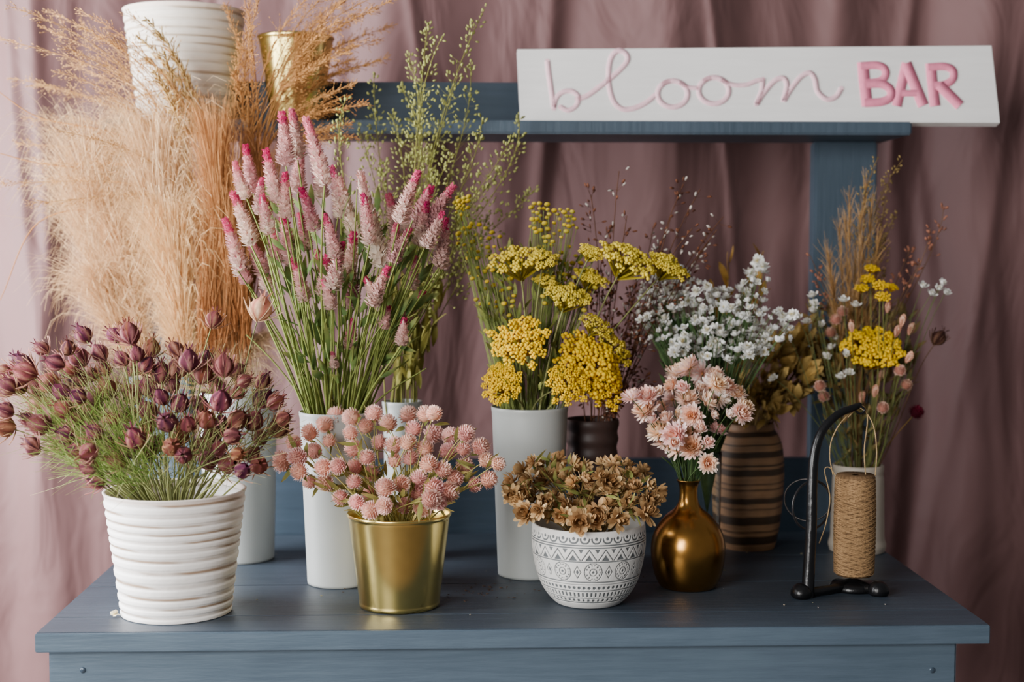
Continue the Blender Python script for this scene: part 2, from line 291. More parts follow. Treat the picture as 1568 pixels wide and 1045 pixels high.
def stroke(mb,pts,w,col,sm=True,off=.0006,caps=True):
    off=off+.0004
    pts=np.array(pts,float); pts=catmull(pts,7) if sm else pts
    n=len(pts); t=nrm(np.gradient(pts,axis=0)); nn=np.c_[-t[:,1],t[:,0]]; ww=np.broadcast_to(w,(n,))[:,None]/2
    A=pts-nn*ww; B=pts+nn*ww; m=onboard
    V=[]; 
    for i in range(n): V+= [m(A[i],0),m(A[i],off),m(B[i],off),m(B[i],0)]
    Fc=[]
    for i in range(n-1):
        for j in range(3): a=i*4+j; Fc.append((a,a+1,a+5,a+4))
    mb.add(V,Fc,col)
    if caps:
      for e in (0,n-1):
        c=pts[e]; r=ww[e][0]; ring=[m(c+r*np.array([math.cos(a),math.sin(a)]),off*.96) for a in np.arange(14)*2*PI/14]
        mb.add(ring+[m(c,off*.96)],[(i,(i+1)%14,14) for i in range(14)],col)
lp=S(249,204,214); mb=MB()
stroke(mb,[(838,94),(841,118),(845,145),(848,166)],8,lp)
stroke(mb,[(848,164),(852,150),(862,141),(876,140),(886,149),(882,162),(870,169),(858,164)],7.5,lp)
stroke(mb,[(884,152),(900,146),(922,130),(944,112),(960,94),(958,82),(946,78),(936,88),(932,108),(933,134),(940,156),(953,167),(970,166),(988,158),(1003,146)],8,lp)
for cx,cy,rx,ry in ((1030,144,23,20),(1093,139,23,20)):
    stroke(mb,[(cx+rx*math.cos(a),cy-ry*math.sin(a)) for a in np.linspace(PI*.55,PI*2.75,20)],8,lp)
stroke(mb,[(1040,127),(1055,134),(1070,135)],6.5,lp)
stroke(mb,[(1104,123),(1122,130),(1142,130),(1158,124),(1168,122)],7,lp)
stroke(mb,[(1168,122),(1166,140),(1158,160),(1170,142),(1186,124),(1200,120),(1205,132),(1200,154),(1210,138),(1226,118),(1240,112),(1248,122),(1252,140),(1266,152),(1280,148),(1288,136)],8,lp)
mb.obj('lettering_bloom',M_paint,sg,False)
bp=S(242,140,168); mb=MB()
stroke(mb,[(1321,95),(1324,128),(1328,163)],17,bp,True,.0005,False)
stroke(mb,[(1318,101),(1342,100),(1354,105),(1356,115),(1348,124),(1326,128)],12,bp,True,.0006,False); stroke(mb,[(1326,129),(1350,129),(1363,137),(1363,149),(1350,156),(1324,158)],13,bp,True,.0007,False)
stroke(mb,[(1373,163),(1388,97)],15,bp,False,.0005,False); stroke(mb,[(1387,97),(1414,162)],17,bp,False,.0006,False); stroke(mb,[(1380,143),(1404,143)],10,bp,False,.0007,False)
stroke(mb,[(1425,97),(1428,130),(1432,163)],16,bp,True,.0005,False); stroke(mb,[(1421,103),(1446,102),(1459,108),(1459,121),(1448,129),(1430,132)],12,bp,True,.0006,False); stroke(mb,[(1438,130),(1470,162)],16,bp,False,.0007,False)
mb.obj('lettering_bar',M_paint,sg,False)
# ------------------------------------------------------------------ curtain, wall, floor
nx,nz=760,120; X=np.linspace(-1.75,1.75,nx)[None,:]; Z=np.linspace(.01,2.35,nz)[:,None]
xx=X+.025*np.sin(Z*2.2+X*2)+.012*np.sin(Z*5.1+X*7)
amp=.5+.7*np.clip(np.abs(X+.05)-.4,0,.5)/.5
Y=1.03+amp*(.040*np.sin(xx*9+1.3*np.sin(xx*3.1))+.018*np.sin(xx*21+1.5+.8*np.sin(Z*1.5)+1.1*np.sin(xx*5))+.006*np.sin(xx*47+.6*np.sin(Z*2.3)))
for _ in range(34):
    fx=rng.uniform(-1.6,1.6); w_=rng.uniform(.008,.024); sl_=rng.uniform(-.16,.16); zc=rng.uniform(.6,1.9); zl=rng.uniform(.2,1.0); Y=Y-rng.uniform(.005,.015)*np.exp(-((X-fx-sl_*(Z-zc))/w_)**2)*np.exp(-((Z-zc)/zl)**2)
Y=Y-.35*np.clip(-X-.75,0,1)**1.3-.12*np.clip(X-.95,0,1)
V=np.stack([np.repeat(X,nz,0),Y,np.repeat(Z,nx,1)],-1).reshape(-1,3); a=(np.arange(nz-1)[:,None]*nx+np.arange(nx-1)[None,:]).reshape(-1)
mb=MB(); mb.add(V,np.stack([a,a+1,a+nx+1,a+nx],-1),S(150,110,112)); mb.obj('mauve_backdrop_curtain',M_curt)
box('wall_back',(-2.4,1.25,0),(2.4,1.35,2.6),M_wall,None); box('floor',(-2.4,-2.6,-.05),(2.4,1.35,0),M_floor,None)
# ------------------------------------------------------------------ botanical helpers
def inpoly(p,poly):
    x,y=p; c=False; n=len(poly); j=n-1
    for i in range(n):
        xi,yi=poly[i]; xj,yj=poly[j]
        if (yi>y)!=(yj>y) and x<(xj-xi)*(y-yi)/(yj-yi)+xi: c=not c
        j=i
    return c
def scatter(poly,n,mind,d0,dr,lean=.8):
    poly=[tuple(p) for p in poly]; xs=[p[0] for p in poly]; ys=[p[1] for p in poly]; vm=(min(ys)+max(ys))/2; vh=(max(ys)-min(ys))/2; out=[]; tr=0; px=[]
    while len(out)<n and tr<n*300:
        tr+=1; q=(random.uniform(min(xs),max(xs)),random.uniform(min(ys),max(ys)))
        if not inpoly(q,poly): continue
        if mind and any((q[0]-p[0])**2+(q[1]-p[1])**2<mind**2 for p in px): continue
        px.append(q); d=d0+dr*(.7*random.uniform(-1,1)+lean*(vm-q[1])/vh); out.append(W(q[0],q[1],d))
    return np.array(out)
def stems(mb,heads,v,col,r=.0011,neck=.75,spread=.5,straight=.5,depth=.6,jit=.15,k=4,n=9):
    dirs=[]; top=v['top']; rt=v['rt']
    for h in heads:
        o=(h-top)[:2]; L=np.linalg.norm(o); o=o/max(L,1e-6)*min(1,L/(rt*2.5))*rt*neck+rng.normal(size=2)*rt*.15
        nn=np.linalg.norm(o); o=o*min(1,rt*.85/max(nn,1e-6))
        nk=top+np.array([o[0],o[1],-.002]); bs=v['c']+np.array([-o[0]*.4*v['rb']/rt,-o[1]*.4*v['rb']/rt,.012+v['h']*(1-depth)])
        D=np.linalg.norm(h-nk); ed=nrm((h-nk)/D*np.array([1+spread,1+spread,1])+rng.normal(size=3)*.08)
        t0=nrm(nk-bs); c=bez(nk,nk+(t0*(1-straight)+(h-nk)/D*straight)*D*.35,h-ed*D*.3,h,n)
        cc=col*(1+jit*rng.normal()); pts=np.vstack([bs+(nk-bs)*.02,bs+(nk-bs)*.6,c]); tube(mb,pts,np.linspace(r*1.2,r*.7,len(pts)),cc,k); dirs.append(ed)
    return np.array(dirs)
def fib(n,zmin=-1,zmax=1):
    i=np.arange(n)+.5; z=zmax-(zmax-zmin)*i/n; ph=i*2.399963; r=np.sqrt(1-z*z); return np.stack([r*np.cos(ph),r*np.sin(ph),z],-1)
UP=np.array([0,0,1.])
d=fib(130,-.85,1); ax=nrm(d+UP*.6+rng.normal(size=d.shape)*.1); T_gom=compose([(petal(.26,.04),d*.6*np.array([1,1,.95]),frames(ax,d),.42*(1+.1*rng.normal(size=len(d))),lambda i,t:.1+.85*t+0*i),(I2,np.zeros((1,3)),np.eye(3)[None],np.full(3,.72),.1)])
def rosette(rings,w,curl,core=.22,tf=None,jz=0,tb=.45):
    P=[];R=[];Sx=[];tt=[]
    for k,(n,el,L) in enumerate(rings):
        a=np.arange(n)*2*PI/n+k*1.3+rng.normal(size=n)*.1; e=el+rng.normal(size=n)*(.09+jz)
        rad=np.stack([np.cos(a),np.sin(a),0*a],-1); z=np.cos(e)[:,None]*rad+np.sin(e)[:,None]*UP; y=-np.sin(e)[:,None]*rad+np.cos(e)[:,None]*UP
        P.append(rad*.06*(1+k*.6)); R.append(frames(z,y)); Sx.append(L*(1+.12*rng.normal(size=n))); tt.append(np.full(n,k/(len(rings)-1)))
    P=np.concatenate(P);R=np.concatenate(R);Sx=np.concatenate(Sx);tt=np.concatenate(tt)
    return compose([(petal(w,curl,((0,.3),(.35,.85),(.7,1),(.92,.6),(1,.1))),P,R,Sx,lambda i,t:tt[i]*tb+(1-tb)*t*(.4+.6*tt[i])+.02),(I1,np.array([[0,0,.1]]),np.eye(3)[None],np.array([core,core,core*.8]),0.)])
T_straw=[rosette([(12,1.3,.55),(16,1.1,.72),(18,.85,.88),(20,.55,.98),(20,.25,1.0),(18,-.1,.95),(14,-.45,.8)],.15,.3) for _ in range(2)]
T_bud=rosette([(8,1.45,.7),(10,1.3,.85),(12,1.1,.95),(12,.85,1.0),(10,.4,.8)],.2,.25)
T_daisy=[rosette([(7,1.2,.6),(9,.75,.85),(11,.3,1.0),(9,-.15,.9)],.26,.2,.22,None,.1),rosette([(6,1.3,.7),(8,1.0,.9),(9,.6,1.0)],.3,.3,.2,None,.1)]
T_brown=[rosette([(7,1.3,.55),(9,1.0,.75),(11,.65,.95),(11,.3,1.0),(10,-.1,.95),(7,-.5,.8)],.24,.45,.2,None,.32) for _ in range(3)]
T_rose=rosette([(5,1.5,.8),(6,1.42,.95),(7,1.3,1.0),(7,1.15,.95)],.42,.2)
def pod():
    nt,nz=20,9; th=np.arange(nt)*2*PI/nt; zs=np.linspace(0,1,nz); pr=np.array([.12,.55,.85,.98,1,.93,.76,.5,.2])
    V=[];t=[]
    for z,r in zip(zs,pr):
        for a in th: V.append((r*(.9+.13*abs(math.cos(2.5*a)))*math.cos(a),r*(.9+.13*abs(math.cos(2.5*a)))*math.sin(a),z*2.25)); t.append(min(1,max(0,.38+.5*math.cos(5*a)*(1-.3*z)-.4*(z-.3))))
    Fc=[]
    for i in range(nz-1):
        for j in range(nt): a=i*nt+j;b=i*nt+(j+1)%nt; Fc+=[(a,b,b+nt),(a,b+nt,a+nt)]
    T=(np.array(V),np.array(Fc),np.array(t)); a=np.arange(5)*2*PI/5; rad=np.stack([np.cos(a),np.sin(a),0*a],-1)
    z=nrm(rad*.4+UP); b=np.arange(16)*2*PI/16; rb=np.stack([np.cos(b),np.sin(b),0*b],-1); zb=nrm(rb*1.0+UP*rng.uniform(.2,1.6,size=(16,1)))
    return compose([(T,np.zeros((1,3)),np.eye(3)[None],np.ones(3),lambda i,t:t+0*i),(petal(.11,.25),rad*.15+UP*2.1,frames(z,rad),np.full((5,3),.8),.15),(petal(.03,-.3),rb*.1,frames(zb,rb),np.full((16,3),2.2),.8)])
T_pod=pod()
def celosia(bx,by):
    n=360; i=np.arange(n)+.5; zz=(i/n)**.9; ph=i*2.399963+rng.normal(size=n)*.15; rr=.12*np.minimum(1,(zz+.05)/.16)**.6*(1-zz*.82)**.62; rad=np.stack([np.cos(ph),np.sin(ph),0*ph],-1); tn=rng.normal(size=n)*.10
    ax_=np.stack([bx*zz**2,by*zz**2,zz],-1); z=nrm(rad*(1-.6*zz[:,None])+UP*.65+rng.normal(size=(n,3))*.13)
    return compose([(petal(.3,.08),rad*(rr*.62)[:,None]+ax_,frames(z,rad),(.125-.065*zz)*rng.uniform(.7,1.2,n),lambda i,t:np.clip((zz[i]-.12)*.75,0,1)+.08*t+tn[i]+.35*(zz[i]>.74)),(I2,np.array([[bx*.25,by*.25,.48]]),np.eye(3)[None],np.array([.055,.055,.48]),.45)])
T_cel=[celosia(.10,.03),celosia(-.12,.02),celosia(.02,-.08)]
def corymb(nc=34,nb=9):
    i=np.arange(nc)+.5; r=np.sqrt(i/nc); a=i*2.399963; c=np.stack([r*np.cos(a),r*np.sin(a),.32*(1-r*r)],-1); c+=rng.normal(size=c.shape)*[.04,.04,.06]
    d=fib(nb,0,1); P=(c[:,None,:]+d[None]*np.array([.15,.15,.11])).reshape(-1,3); P+=rng.normal(size=P.shape)*.018
    dd=np.repeat(d[None],nc,0).reshape(-1,3); parts=[(I2,P,frames(dd),rng.uniform(.045,.066,len(P)),lambda i,t:.25+.6*t+0*i)]
    parts.append((petal(.04,0),np.repeat([[0,0,-.75]],nc,0),frames(c+[0,0,.75]),np.linalg.norm(c+[0,0,.75],axis=1),0.)); return compose(parts)
T_yar=[corymb(34,11),corymb(42,11),corymb(24,10)]
LEAF=petal(.13,.25,((0,.15),(.2,.7),(.45,1),(.75,.7),(1,.04)),.03); SEED=(I1[0]*np.array([.5,.3,1]),I1[1],I1[2])
GRN=S(104,124,66); DGRN=S(76,96,56)
def mixc(N,*cols):
    w=rng.dirichlet(np.full(len(cols),.4),N); return w@np.array(cols)
# ------------------------------------------------------------------ bouquets
mb=MB(); poly=[(0,575),(25,545),(60,520),(120,512),(190,495),(215,505),(240,545),(300,545),(350,545),(405,570),(440,630),(438,680),(395,725),(330,715),(250,690),(190,695),(150,745),(120,700),(60,690),(5,655)]
H=scatter(poly,96,20,v1['d'],.10); ex=np.array([W(268,535,2.03),W(398,478,2.08),W(327,490,2.1),W(198,512,2.0),W(10,592,1.98),W(38,560,2.0),W(435,640,2.0),W(48,686,1.96)])
H=np.vstack([H,ex]); D=stems(mb,H,v1,S(146,150,96),.0011,.8,.7,.35)
D=nrm(D+rng.normal(size=D.shape)*.3+[0,-.12,.1]); N=len(H)
c0=mixc(N,S(54,20,40),S(80,32,50),S(62,30,54),S(116,66,42)); c1=mixc(N,S(104,44,66),S(150,76,86),S(142,96,62),S(92,40,66)); c2=mixc(N,S(216,166,148),S(176,146,94),S(190,126,132),S(136,122,74))
c0[N-7]=S(180,110,96); c1[N-7]=S(215,165,130); c2[N-7]=S(236,210,180)
sz=rng.uniform(.0100,.0152,N); sz[N-7]=.017
inst(mb,T_pod,H-D*.014,frames(D),sz[:,None]*np.ones(3),c0,c1,c2)
A=scatter([(30,600),(200,560),(400,590),(420,680),(340,735),(200,745),(140,735),(70,680)],1500,0,v1['d'],.09); d1=nrm(A-v1['top']+rng.normal(size=A.shape)*.06+[0,0,.04]); L=rng.uniform(.02,.055,(len(A),1)); B=rng.normal(size=A.shape)*.012
strands(mb,A,A+d1*L*.4+B*.4,A+d1*L*.7+B,A+d1*L+B*1.6+[0,0,.004],np.full(len(A),.0009),S(110,126,72),S(160,146,104),5,.25)
A=scatter([(60,640),(190,620),(260,700),(220,748),(150,740),(90,700)],1200,0,v1['d']-.03,.06); B=rng.normal(size=A.shape)*.012; d1=nrm(A-v1['top']+[0,0,.03]); 
strands(mb,A,A+d1*.012+B*.4,A+d1*.025+B,A+d1*.04+B*1.6,np.full(len(A),.001),S(94,128,54),S(150,166,88),5,.25)
mb.obj('nigella_pod_bouquet',M_plant)
# globe amaranth
mb=MB(); poly=[(425,695),(455,662),(500,640),(570,632),(665,636),(672,665),(716,664),(764,708),(742,745),(690,762),(640,782),(560,782),(520,762),(460,735),(430,712)]
H=scatter(poly,74,22,v6['d'],.075); H=np.vstack([H,[W(762,711,2.0),W(712,665,2.02),W(665,634,2.03),W(572,634,2.03),W(432,705,2.03),W(588,775,1.93),W(660,765,1.94)]])
D=stems(mb,H,v6,S(178,168,96),.0009,.8,.8,.3); D=nrm(D+rng.normal(size=D.shape)*.25); N=len(H)
inst(mb,T_gom,H,frames(D),rng.uniform(.0118,.0160,N)[:,None]*np.array([1,1,1.05]),mixc(N,S(216,164,136),S(210,140,136)),mixc(N,S(236,182,172),S(238,192,170),S(224,156,160)),mixc(N,S(250,228,218),S(246,212,208),S(250,228,210)),.06)
LA=H-D*.018; inst(mb,LEAF,LA,frames(nrm(D+rng.normal(size=D.shape)*.7)),.03,S(110,120,60),S(140,140,80),S(160,150,90))
for _ in range(3):
    A=scatter([(470,720),(720,720),(680,780),(540,785)],40,0,v6['d'],.06); inst(mb,LEAF,A,frames(nrm(A-v6['top']+rng.normal(size=A.shape)*.03)),.028,S(120,120,60),S(150,140,80),S(170,150,90))
mb.obj('globe_amaranth_bouquet',M_plant)
# brown paper flowers
mb=MB(); poly=[(776,732),(800,715),(832,702),(870,708),(930,712),(985,716),(1008,762),(994,792),(900,802),(840,800),(800,788),(776,752)]
H=scatter(poly,84,16,v7['d'],.07); D=stems(mb,H,v7,S(110,90,52),.0011,.7,.8,.3); D=nrm(D+rng.normal(size=D.shape)*.45+[0,-.35,0]); N=len(H)
for q in range(3):
    s=slice(q,None,3); n_=len(H[s]); inst(mb,T_brown[q],H[s],frames(D[s]),rng.uniform(.0105,.0168,n_)[:,None]*np.ones(3),mixc(n_,S(104,68,40),S(136,96,52)),mixc(n_,S(172,130,88),S(142,106,68),S(188,148,100)),mixc(n_,S(224,196,152),S(196,160,114),S(230,202,152)),.16)
A=scatter(poly,70,0,v7['d'],.05); inst(mb,LEAF,A,frames(nrm(rng.normal(size=A.shape)+UP*.5)),.025,S(100,105,55),S(120,124,66),S(150,134,80))
mb.obj('brown_paper_flower_bouquet',M_plant)
# strawflowers
mb=MB(); poly=[(958,612),(1000,602),(1030,578),(1055,560),(1110,582),(1146,625),(1118,652),(1080,688),(1030,690),(1002,668),(985,640)]
H=scatter(poly,50,18,v8['d'],.055); H=np.vstack([H,[W(1057,564,2.15),W(1083,710,2.06),W(968,612,2.1),W(1140,625,2.12),W(1097,590,2.1),W(1031,680,2.05)]])
D=stems(mb,H,v8,S(74,94,56),.0009,.7,.9,.6); D=nrm(D*[1,1,.6]+rng.normal(size=D.shape)*.45+[0,-.3,.3]); N=len(H)
c0=mixc(N,S(236,176,90),S(230,150,110),S(240,200,124)); c1=mixc(N,S(247,210,178),S(249,220,186),S(244,196,192)); c2=mixc(N,S(254,248,240),S(252,230,230),S(254,248,244),S(246,202,212))
for q,TT,sc in ((0,T_straw[0],1),(1,T_straw[1],1),(2,T_bud,.85)):
    s=slice(q,None,3); inst(mb,TT,H[s],frames(D[s]),rng.uniform(.0125,.0185,len(H[s]))[:,None]*np.ones(3)*sc,c0[s],c1[s],c2[s],.05)
A=scatter([(1035,690),(1080,690),(1072,735),(1040,735)],40,0,v8['d'],.01); inst(mb,LEAF,A,frames(nrm(UP+rng.normal(size=A.shape)*.25)),.035,S(50,74,42),S(60,86,50),S(80,100,60))
mb.obj('strawflower_bouquet',M_plant)
# celosia
mb=MB(); L=[(437,178,438,250,30),(456,172,456,240,28),(476,185,497,280,30),(377,228,388,292,26),(354,255,378,300,24),(405,235,425,305,28),(455,232,456,292,28),(366,298,385,372,30),(350,340,372,418,30),(385,365,405,416,28),(400,300,412,355,25),(518,280,550,372,32),(546,272,585,405,34),(576,330,582,400,28),(600,302,612,368,30),(634,266,610,338,30),(656,286,632,345,30),(688,284,648,350,28),(682,330,650,375,26),(490,385,506,455,26),(520,375,508,440,30),(546,362,528,432,30),(545,405,538,465,28),(588,410,568,465,26),(642,445,616,492,24),(690,340,672,405,26),(452,400,468,458,24),(515,258,522,330,26),(505,330,515,392,26),(428,330,448,402,28),(540,490,536,532,24),(618,488,614,525,22),(683,370,678,408,22),(430,270,440,330,28),(470,290,482,350,26),(395,395,412,440,24),(560,300,566,370,26),(624,300,620,352,28),(655,315,640,372,26),(600,345,604,400,26),(480,235,494,300,26),(500,430,508,470,22),(365,395,380,430,22),(640,395,628,440,24),(512,540,512,560,16),(465,330,470,380,24),(590,470,588,500,20),(505,395,492,450,24),(530,430,540,470,24),(560,425,580,462,22),(412,350,428,400,24),(395,275,398,325,24),(620,350,600,398,24)]
tips=[];bases=[];wd=[]
for j,(a,b,c_,e,w) in enumerate(L):
    d=v3['d']+.06*math.sin(j*2.4)-.03; tips.append(W(a,b,d+.01)); bases.append(W(c_,e+5,d)); wd.append(w*d/F*1.05)
tips=np.array(tips);bases=np.array(bases);wd=np.array(wd); ax=tips-bases; ln=np.linalg.norm(ax,axis=1); N=len(ln)
stems(mb,bases,v3,S(128,140,72),.0017,.8,.25,.5,.8); stems(mb,bases+rng.normal(size=bases.shape)*.02-[0,0,.03],v3,S(112,120,62),.0014,.8,.25,.5,.8)
c0=mixc(N,S(220,202,184),S(194,164,152),S(186,138,140)); c1=mixc(N,S(212,150,154),S(196,106,130),S(222,188,174),S(214,168,164)); c2=mixc(N,S(180,12,88),S(192,36,104),S(188,22,98),S(202,76,122),S(210,124,140))
for j in (11,12,13): c1[j]=S(222,198,180); c2[j]=S(218,168,160); c0[j]=S(228,214,196)
for q in range(3):
    s=slice(q,None,3); inst(mb,T_cel[q],bases[s],frames(ax[s]),np.stack([wd[s]*2.9,wd[s]*2.9,ln[s]*1.04],-1),c0[s],c1[s],c2[s],.07)
for a,n_,sc in (([(390,420),(500,350),(650,380),(640,470),(600,590),(480,590),(440,480)],150,.045),([(400,300),(560,300),(640,400),(560,470),(420,420)],70,.036)):
    A=scatter(a,n_,0,v3['d'],.06); d1=nrm(nrm(A-v3['top'])+rng.normal(size=A.shape)*.35); inst(mb,LEAF,A,frames(d1),rng.uniform(.6,1.25,len(A))[:,None]*sc*np.ones(3),mixc(len(A),DGRN,GRN),mixc(len(A),GRN,S(92,116,68)),S(130,128,72),.15)
mb.obj('celosia_bouquet',M_plant)
# yarrow + tansy
mb=MB(); Y=[(960,400,44,0),(1022,410,32,0),(795,403,42,0),(868,455,34,0),(905,428,26,0),(912,500,26,0),(796,526,44,1),(900,562,56,1),(925,596,36,1),(868,590,34,1),(770,592,32,1),(940,535,32,0),(832,398,24,0),(905,388,20,0),(765,575,22,1),(835,430,18,0)]
pal=[(S(156,138,40),S(230,204,66),S(244,224,100)),(S(172,124,0),S(247,202,0),S(254,220,18))]
for j,(u,v,r,kk) in enumerate(Y):
    d=v5['d']+(-.07 if kk else -.02)+.03*math.sin(j*1.9); h=W(u,v,d)[None]; D=stems(mb,h,v5,S(150,152,98),.0016,.7,.5,.4,.8)
    D=nrm(D*[1,.6,1]+[[0,-.75 if kk else -.5,.3]]); R_=r*d/F; c=pal[kk]; inst(mb,T_yar[j%3],h,frames(D),R_,c[0],c[1],c[2],.04)
for poly,n_,mi in (([(695,308),(735,330),(775,370),(790,470),(790,570),(760,560),(725,450),(700,370)],95,7),([(812,310),(880,318),(885,350),(840,375),(810,345)],46,6),([(820,370),(930,380),(900,480),(830,470)],70,7),([(700,300),(718,300),(722,322),(698,320)],12,5)):
    H=scatter(poly,n_,mi,v5['d']+.02,.05); D=stems(mb,H,v5,S(126,136,74),.0008,.8,.2,.5,.8,k=3); n_=len(H)
    inst(mb,I2,H,frames(D),rng.uniform(.003,.0052,n_)[:,None]*np.array([1,1,.75]),S(150,132,36),mixc(n_,S(222,188,48),S(180,168,66)),S(238,206,74))
A=scatter([(720,380),(900,400),(870,600),(770,600),(735,480)],200,0,v5['d'],.05); inst(mb,LEAF,A,frames(nrm(nrm(A-v5['top'])+rng.normal(size=A.shape)*.3)),.026,S(96,110,56),S(126,134,70),S(148,148,84),.15)
mb.obj('yellow_yarrow_bouquet',M_plant)
# white everlastings
mb=MB(); poly=[(978,440),(1000,422),(1040,404),(1078,436),(1130,446),(1160,395),(1184,430),(1170,468),(1218,484),(1212,518),(1155,548),(1110,554),(1060,554),(1008,532),(976,490)]
H=scatter(poly,185,9,v11['d'],.06); D=stems(mb,H,v11,S(90,114,72),.0007,.8,.4,.5,.8,k=3); D=nrm(D+rng.normal(size=D.shape)*.5+[0,-.35,0]); N=len(H)
for q in range(2):
    s=slice(q,None,2); inst(mb,T_daisy[q],H[s],frames(D[s]),rng.uniform(.0062,.0112,len(H[s]))[:,None]*np.ones(3),S(206,190,124),S(240,240,235),S(250,251,250),.04)
A=scatter([(1000,480),(1150,500),(1110,620),(1085,690),(1070,690),(1020,600)],340,0,v11['d'],.04); inst(mb,LEAF,A,frames(nrm(nrm(A-v11['top'])+rng.normal(size=A.shape)*.25)),.028,S(56,80,50),S(72,98,60),S(96,116,74),.2)
mb.obj('white_everlasting_bouquet',M_plant)
# dried leaves
mb=MB(); poly=[(1120,545),(1160,525),(1240,508),(1290,555),(1240,600),(1180,640),(1110,640)]
A=scatter(poly,60,8,v9['d'],.06); D=stems(mb,A,v9,S(130,106,66),.001,.8,.4,.5,.8)
for q in range(6): inst(mb,LEAF,A+rng.normal(size=A.shape)*.006-D*.01,frames(nrm(D+rng.normal(size=D.shape)*.55)),rng.uniform(.024,.04,len(A))[:,None]*np.array([2.0,1,1]),S(112,90,48),mixc(len(A),S(164,136,76),S(182,148,84),S(130,110,66)),S(198,166,102),.18)
H=np.array([W(1116,405,2.5),W(1090,455,2.5),W(1150,430,2.5),W(1165,395,2.5),W(1230,500,2.5),W(1255,520,2.48)]); D=stems(mb,H,v9,S(120,96,56),.001,.8,.4,.5,.8)
for q in range(6): inst(mb,LEAF,H-D*.014*q,frames(nrm(D+rng.normal(size=D.shape)*.3)),np.array([.05,.03,.035]),S(130,100,46),S(160,122,62),S(176,142,78),.15)
mb.obj('dried_leaf_bouquet',M_plant)
# dark sprigs
mb=MB(); H=np.array([W(u,v,v10['d']+.04*math.sin(u)) for u,v in [(905,300),(948,262),(960,330),(930,350),(1045,285),(1072,290),(1108,332),(1000,350),(1028,330),(982,400),(1085,370),(970,450),(890,420),(1010,440),(940,440),(1060,350),(1098,352),(985,470),(920,500),(955,520),(975,560),(960,600),(885,560),(990,580),(940,620)]])
D=stems(mb,H,v10,S(96,64,46),.0009,.8,.4,.5,.8)
for h,dd in zip(H,D):
    t=v10['top']; n_=38; s=rng.uniform(.35,1,n_)[:,None]; c=t+(h-t)*s; c[:,2]-=.02*(s[:,0]*(1-s[:,0])); dv=nrm(dd+rng.normal(size=(n_,3))*.9); L_=rng.uniform(.008,.022,(n_,1))
    strands(mb,c,c+dv*L_*.4,c+dv*L_*.7,c+dv*L_,np.full(n_,.0008),S(86,54,38),S(90,56,40),3)
    wh=(rng.uniform(size=n_)<(.45 if h[0]>.3 or h[2]>1.36 else .12))[:,None]
    inst(mb,SEED,c+dv*L_,frames(dv),np.array([.0048,.0048,.0048]),S(76,48,40),np.where(wh,S(196,186,176),S(106,66,50)),np.where(wh,S(222,214,204),S(136,88,64)),.2)
mb.obj('brown_sprig_bouquet',M_plant)
# seed stalks
def seedstalks(mb,tips,v,cs,cseed,frac=.5,n_=90,pl=.016,sz=.0034,bend=.3):
    for h in tips:
        t=v['top']; o=np.array([*(rng.normal(size=2)*v['rt']*.4),0]); nk=t+o; bs=v['c']+[0,0,.02]; D=np.linalg.norm(h-nk)
        c=bez(nk,nk+UP*D*.4+(h-nk)*.1,h-nrm(nrm(h-nk)+rng.normal(size=3)*bend)*D*.25,h,26); cc=cs*(1+.12*rng.normal()); tube(mb,np.vstack([bs,c]),np.linspace(.0012,.0005,27),cc,4)
        s=rng.uniform(1-frac,1,n_)*25; i0=np.clip(s.astype(int),0,24); f=(s-i0)[:,None]; p=c[i0]*(1-f)+c[i0+1]*f; tg=nrm(c[i0+1]-c[i0])
        dv=nrm(tg*.7+nrm(rng.normal(size=(n_,3)))); l_=(pl*(1.15-(s/25-(1-frac))/frac))[:,None]+.004
        strands(mb,p,p+dv*l_*.4,p+dv*l_*.7+[0,0,.001],p+dv*l_+[0,0,.002],np.full(n_,.0006),cc,cc,3)
        inst(mb,SEED,p+dv*l_+[0,0,.002],frames(nrm(dv+UP*.5)),np.array([1.2,1.2,1])*sz,cseed*.8,cseed,cseed*1.15,.15)
mb=MB(); TP=[(655,40),(626,85),(742,14),(700,118),(738,182),(640,160),(600,175),(782,215),(818,290),(765,262),(690,240),(572,118),(590,250),(660,230),(548,190),(720,100),(675,60),(610,130),(795,180),(640,300),(700,330),(575,300),(720,380),(745,330),(680,420),(530,150)]
seedstalks(mb,[W(u,v,v4['d']+.05*math.sin(u*1.3)) for u,v in TP],v4,S(130,128,66),S(166,168,98),.5,80,.024,.0036)
A=scatter([(600,440),(680,440),(650,600),(605,600)],120,0,v4['d'],.02); inst(mb,LEAF,A,frames(nrm(UP+rng.normal(size=A.shape)*.2)),.04,S(120,120,60),S(150,144,74),S(160,150,84),.15)
mb.obj('green_seed_stalk_bouquet',M_plant)
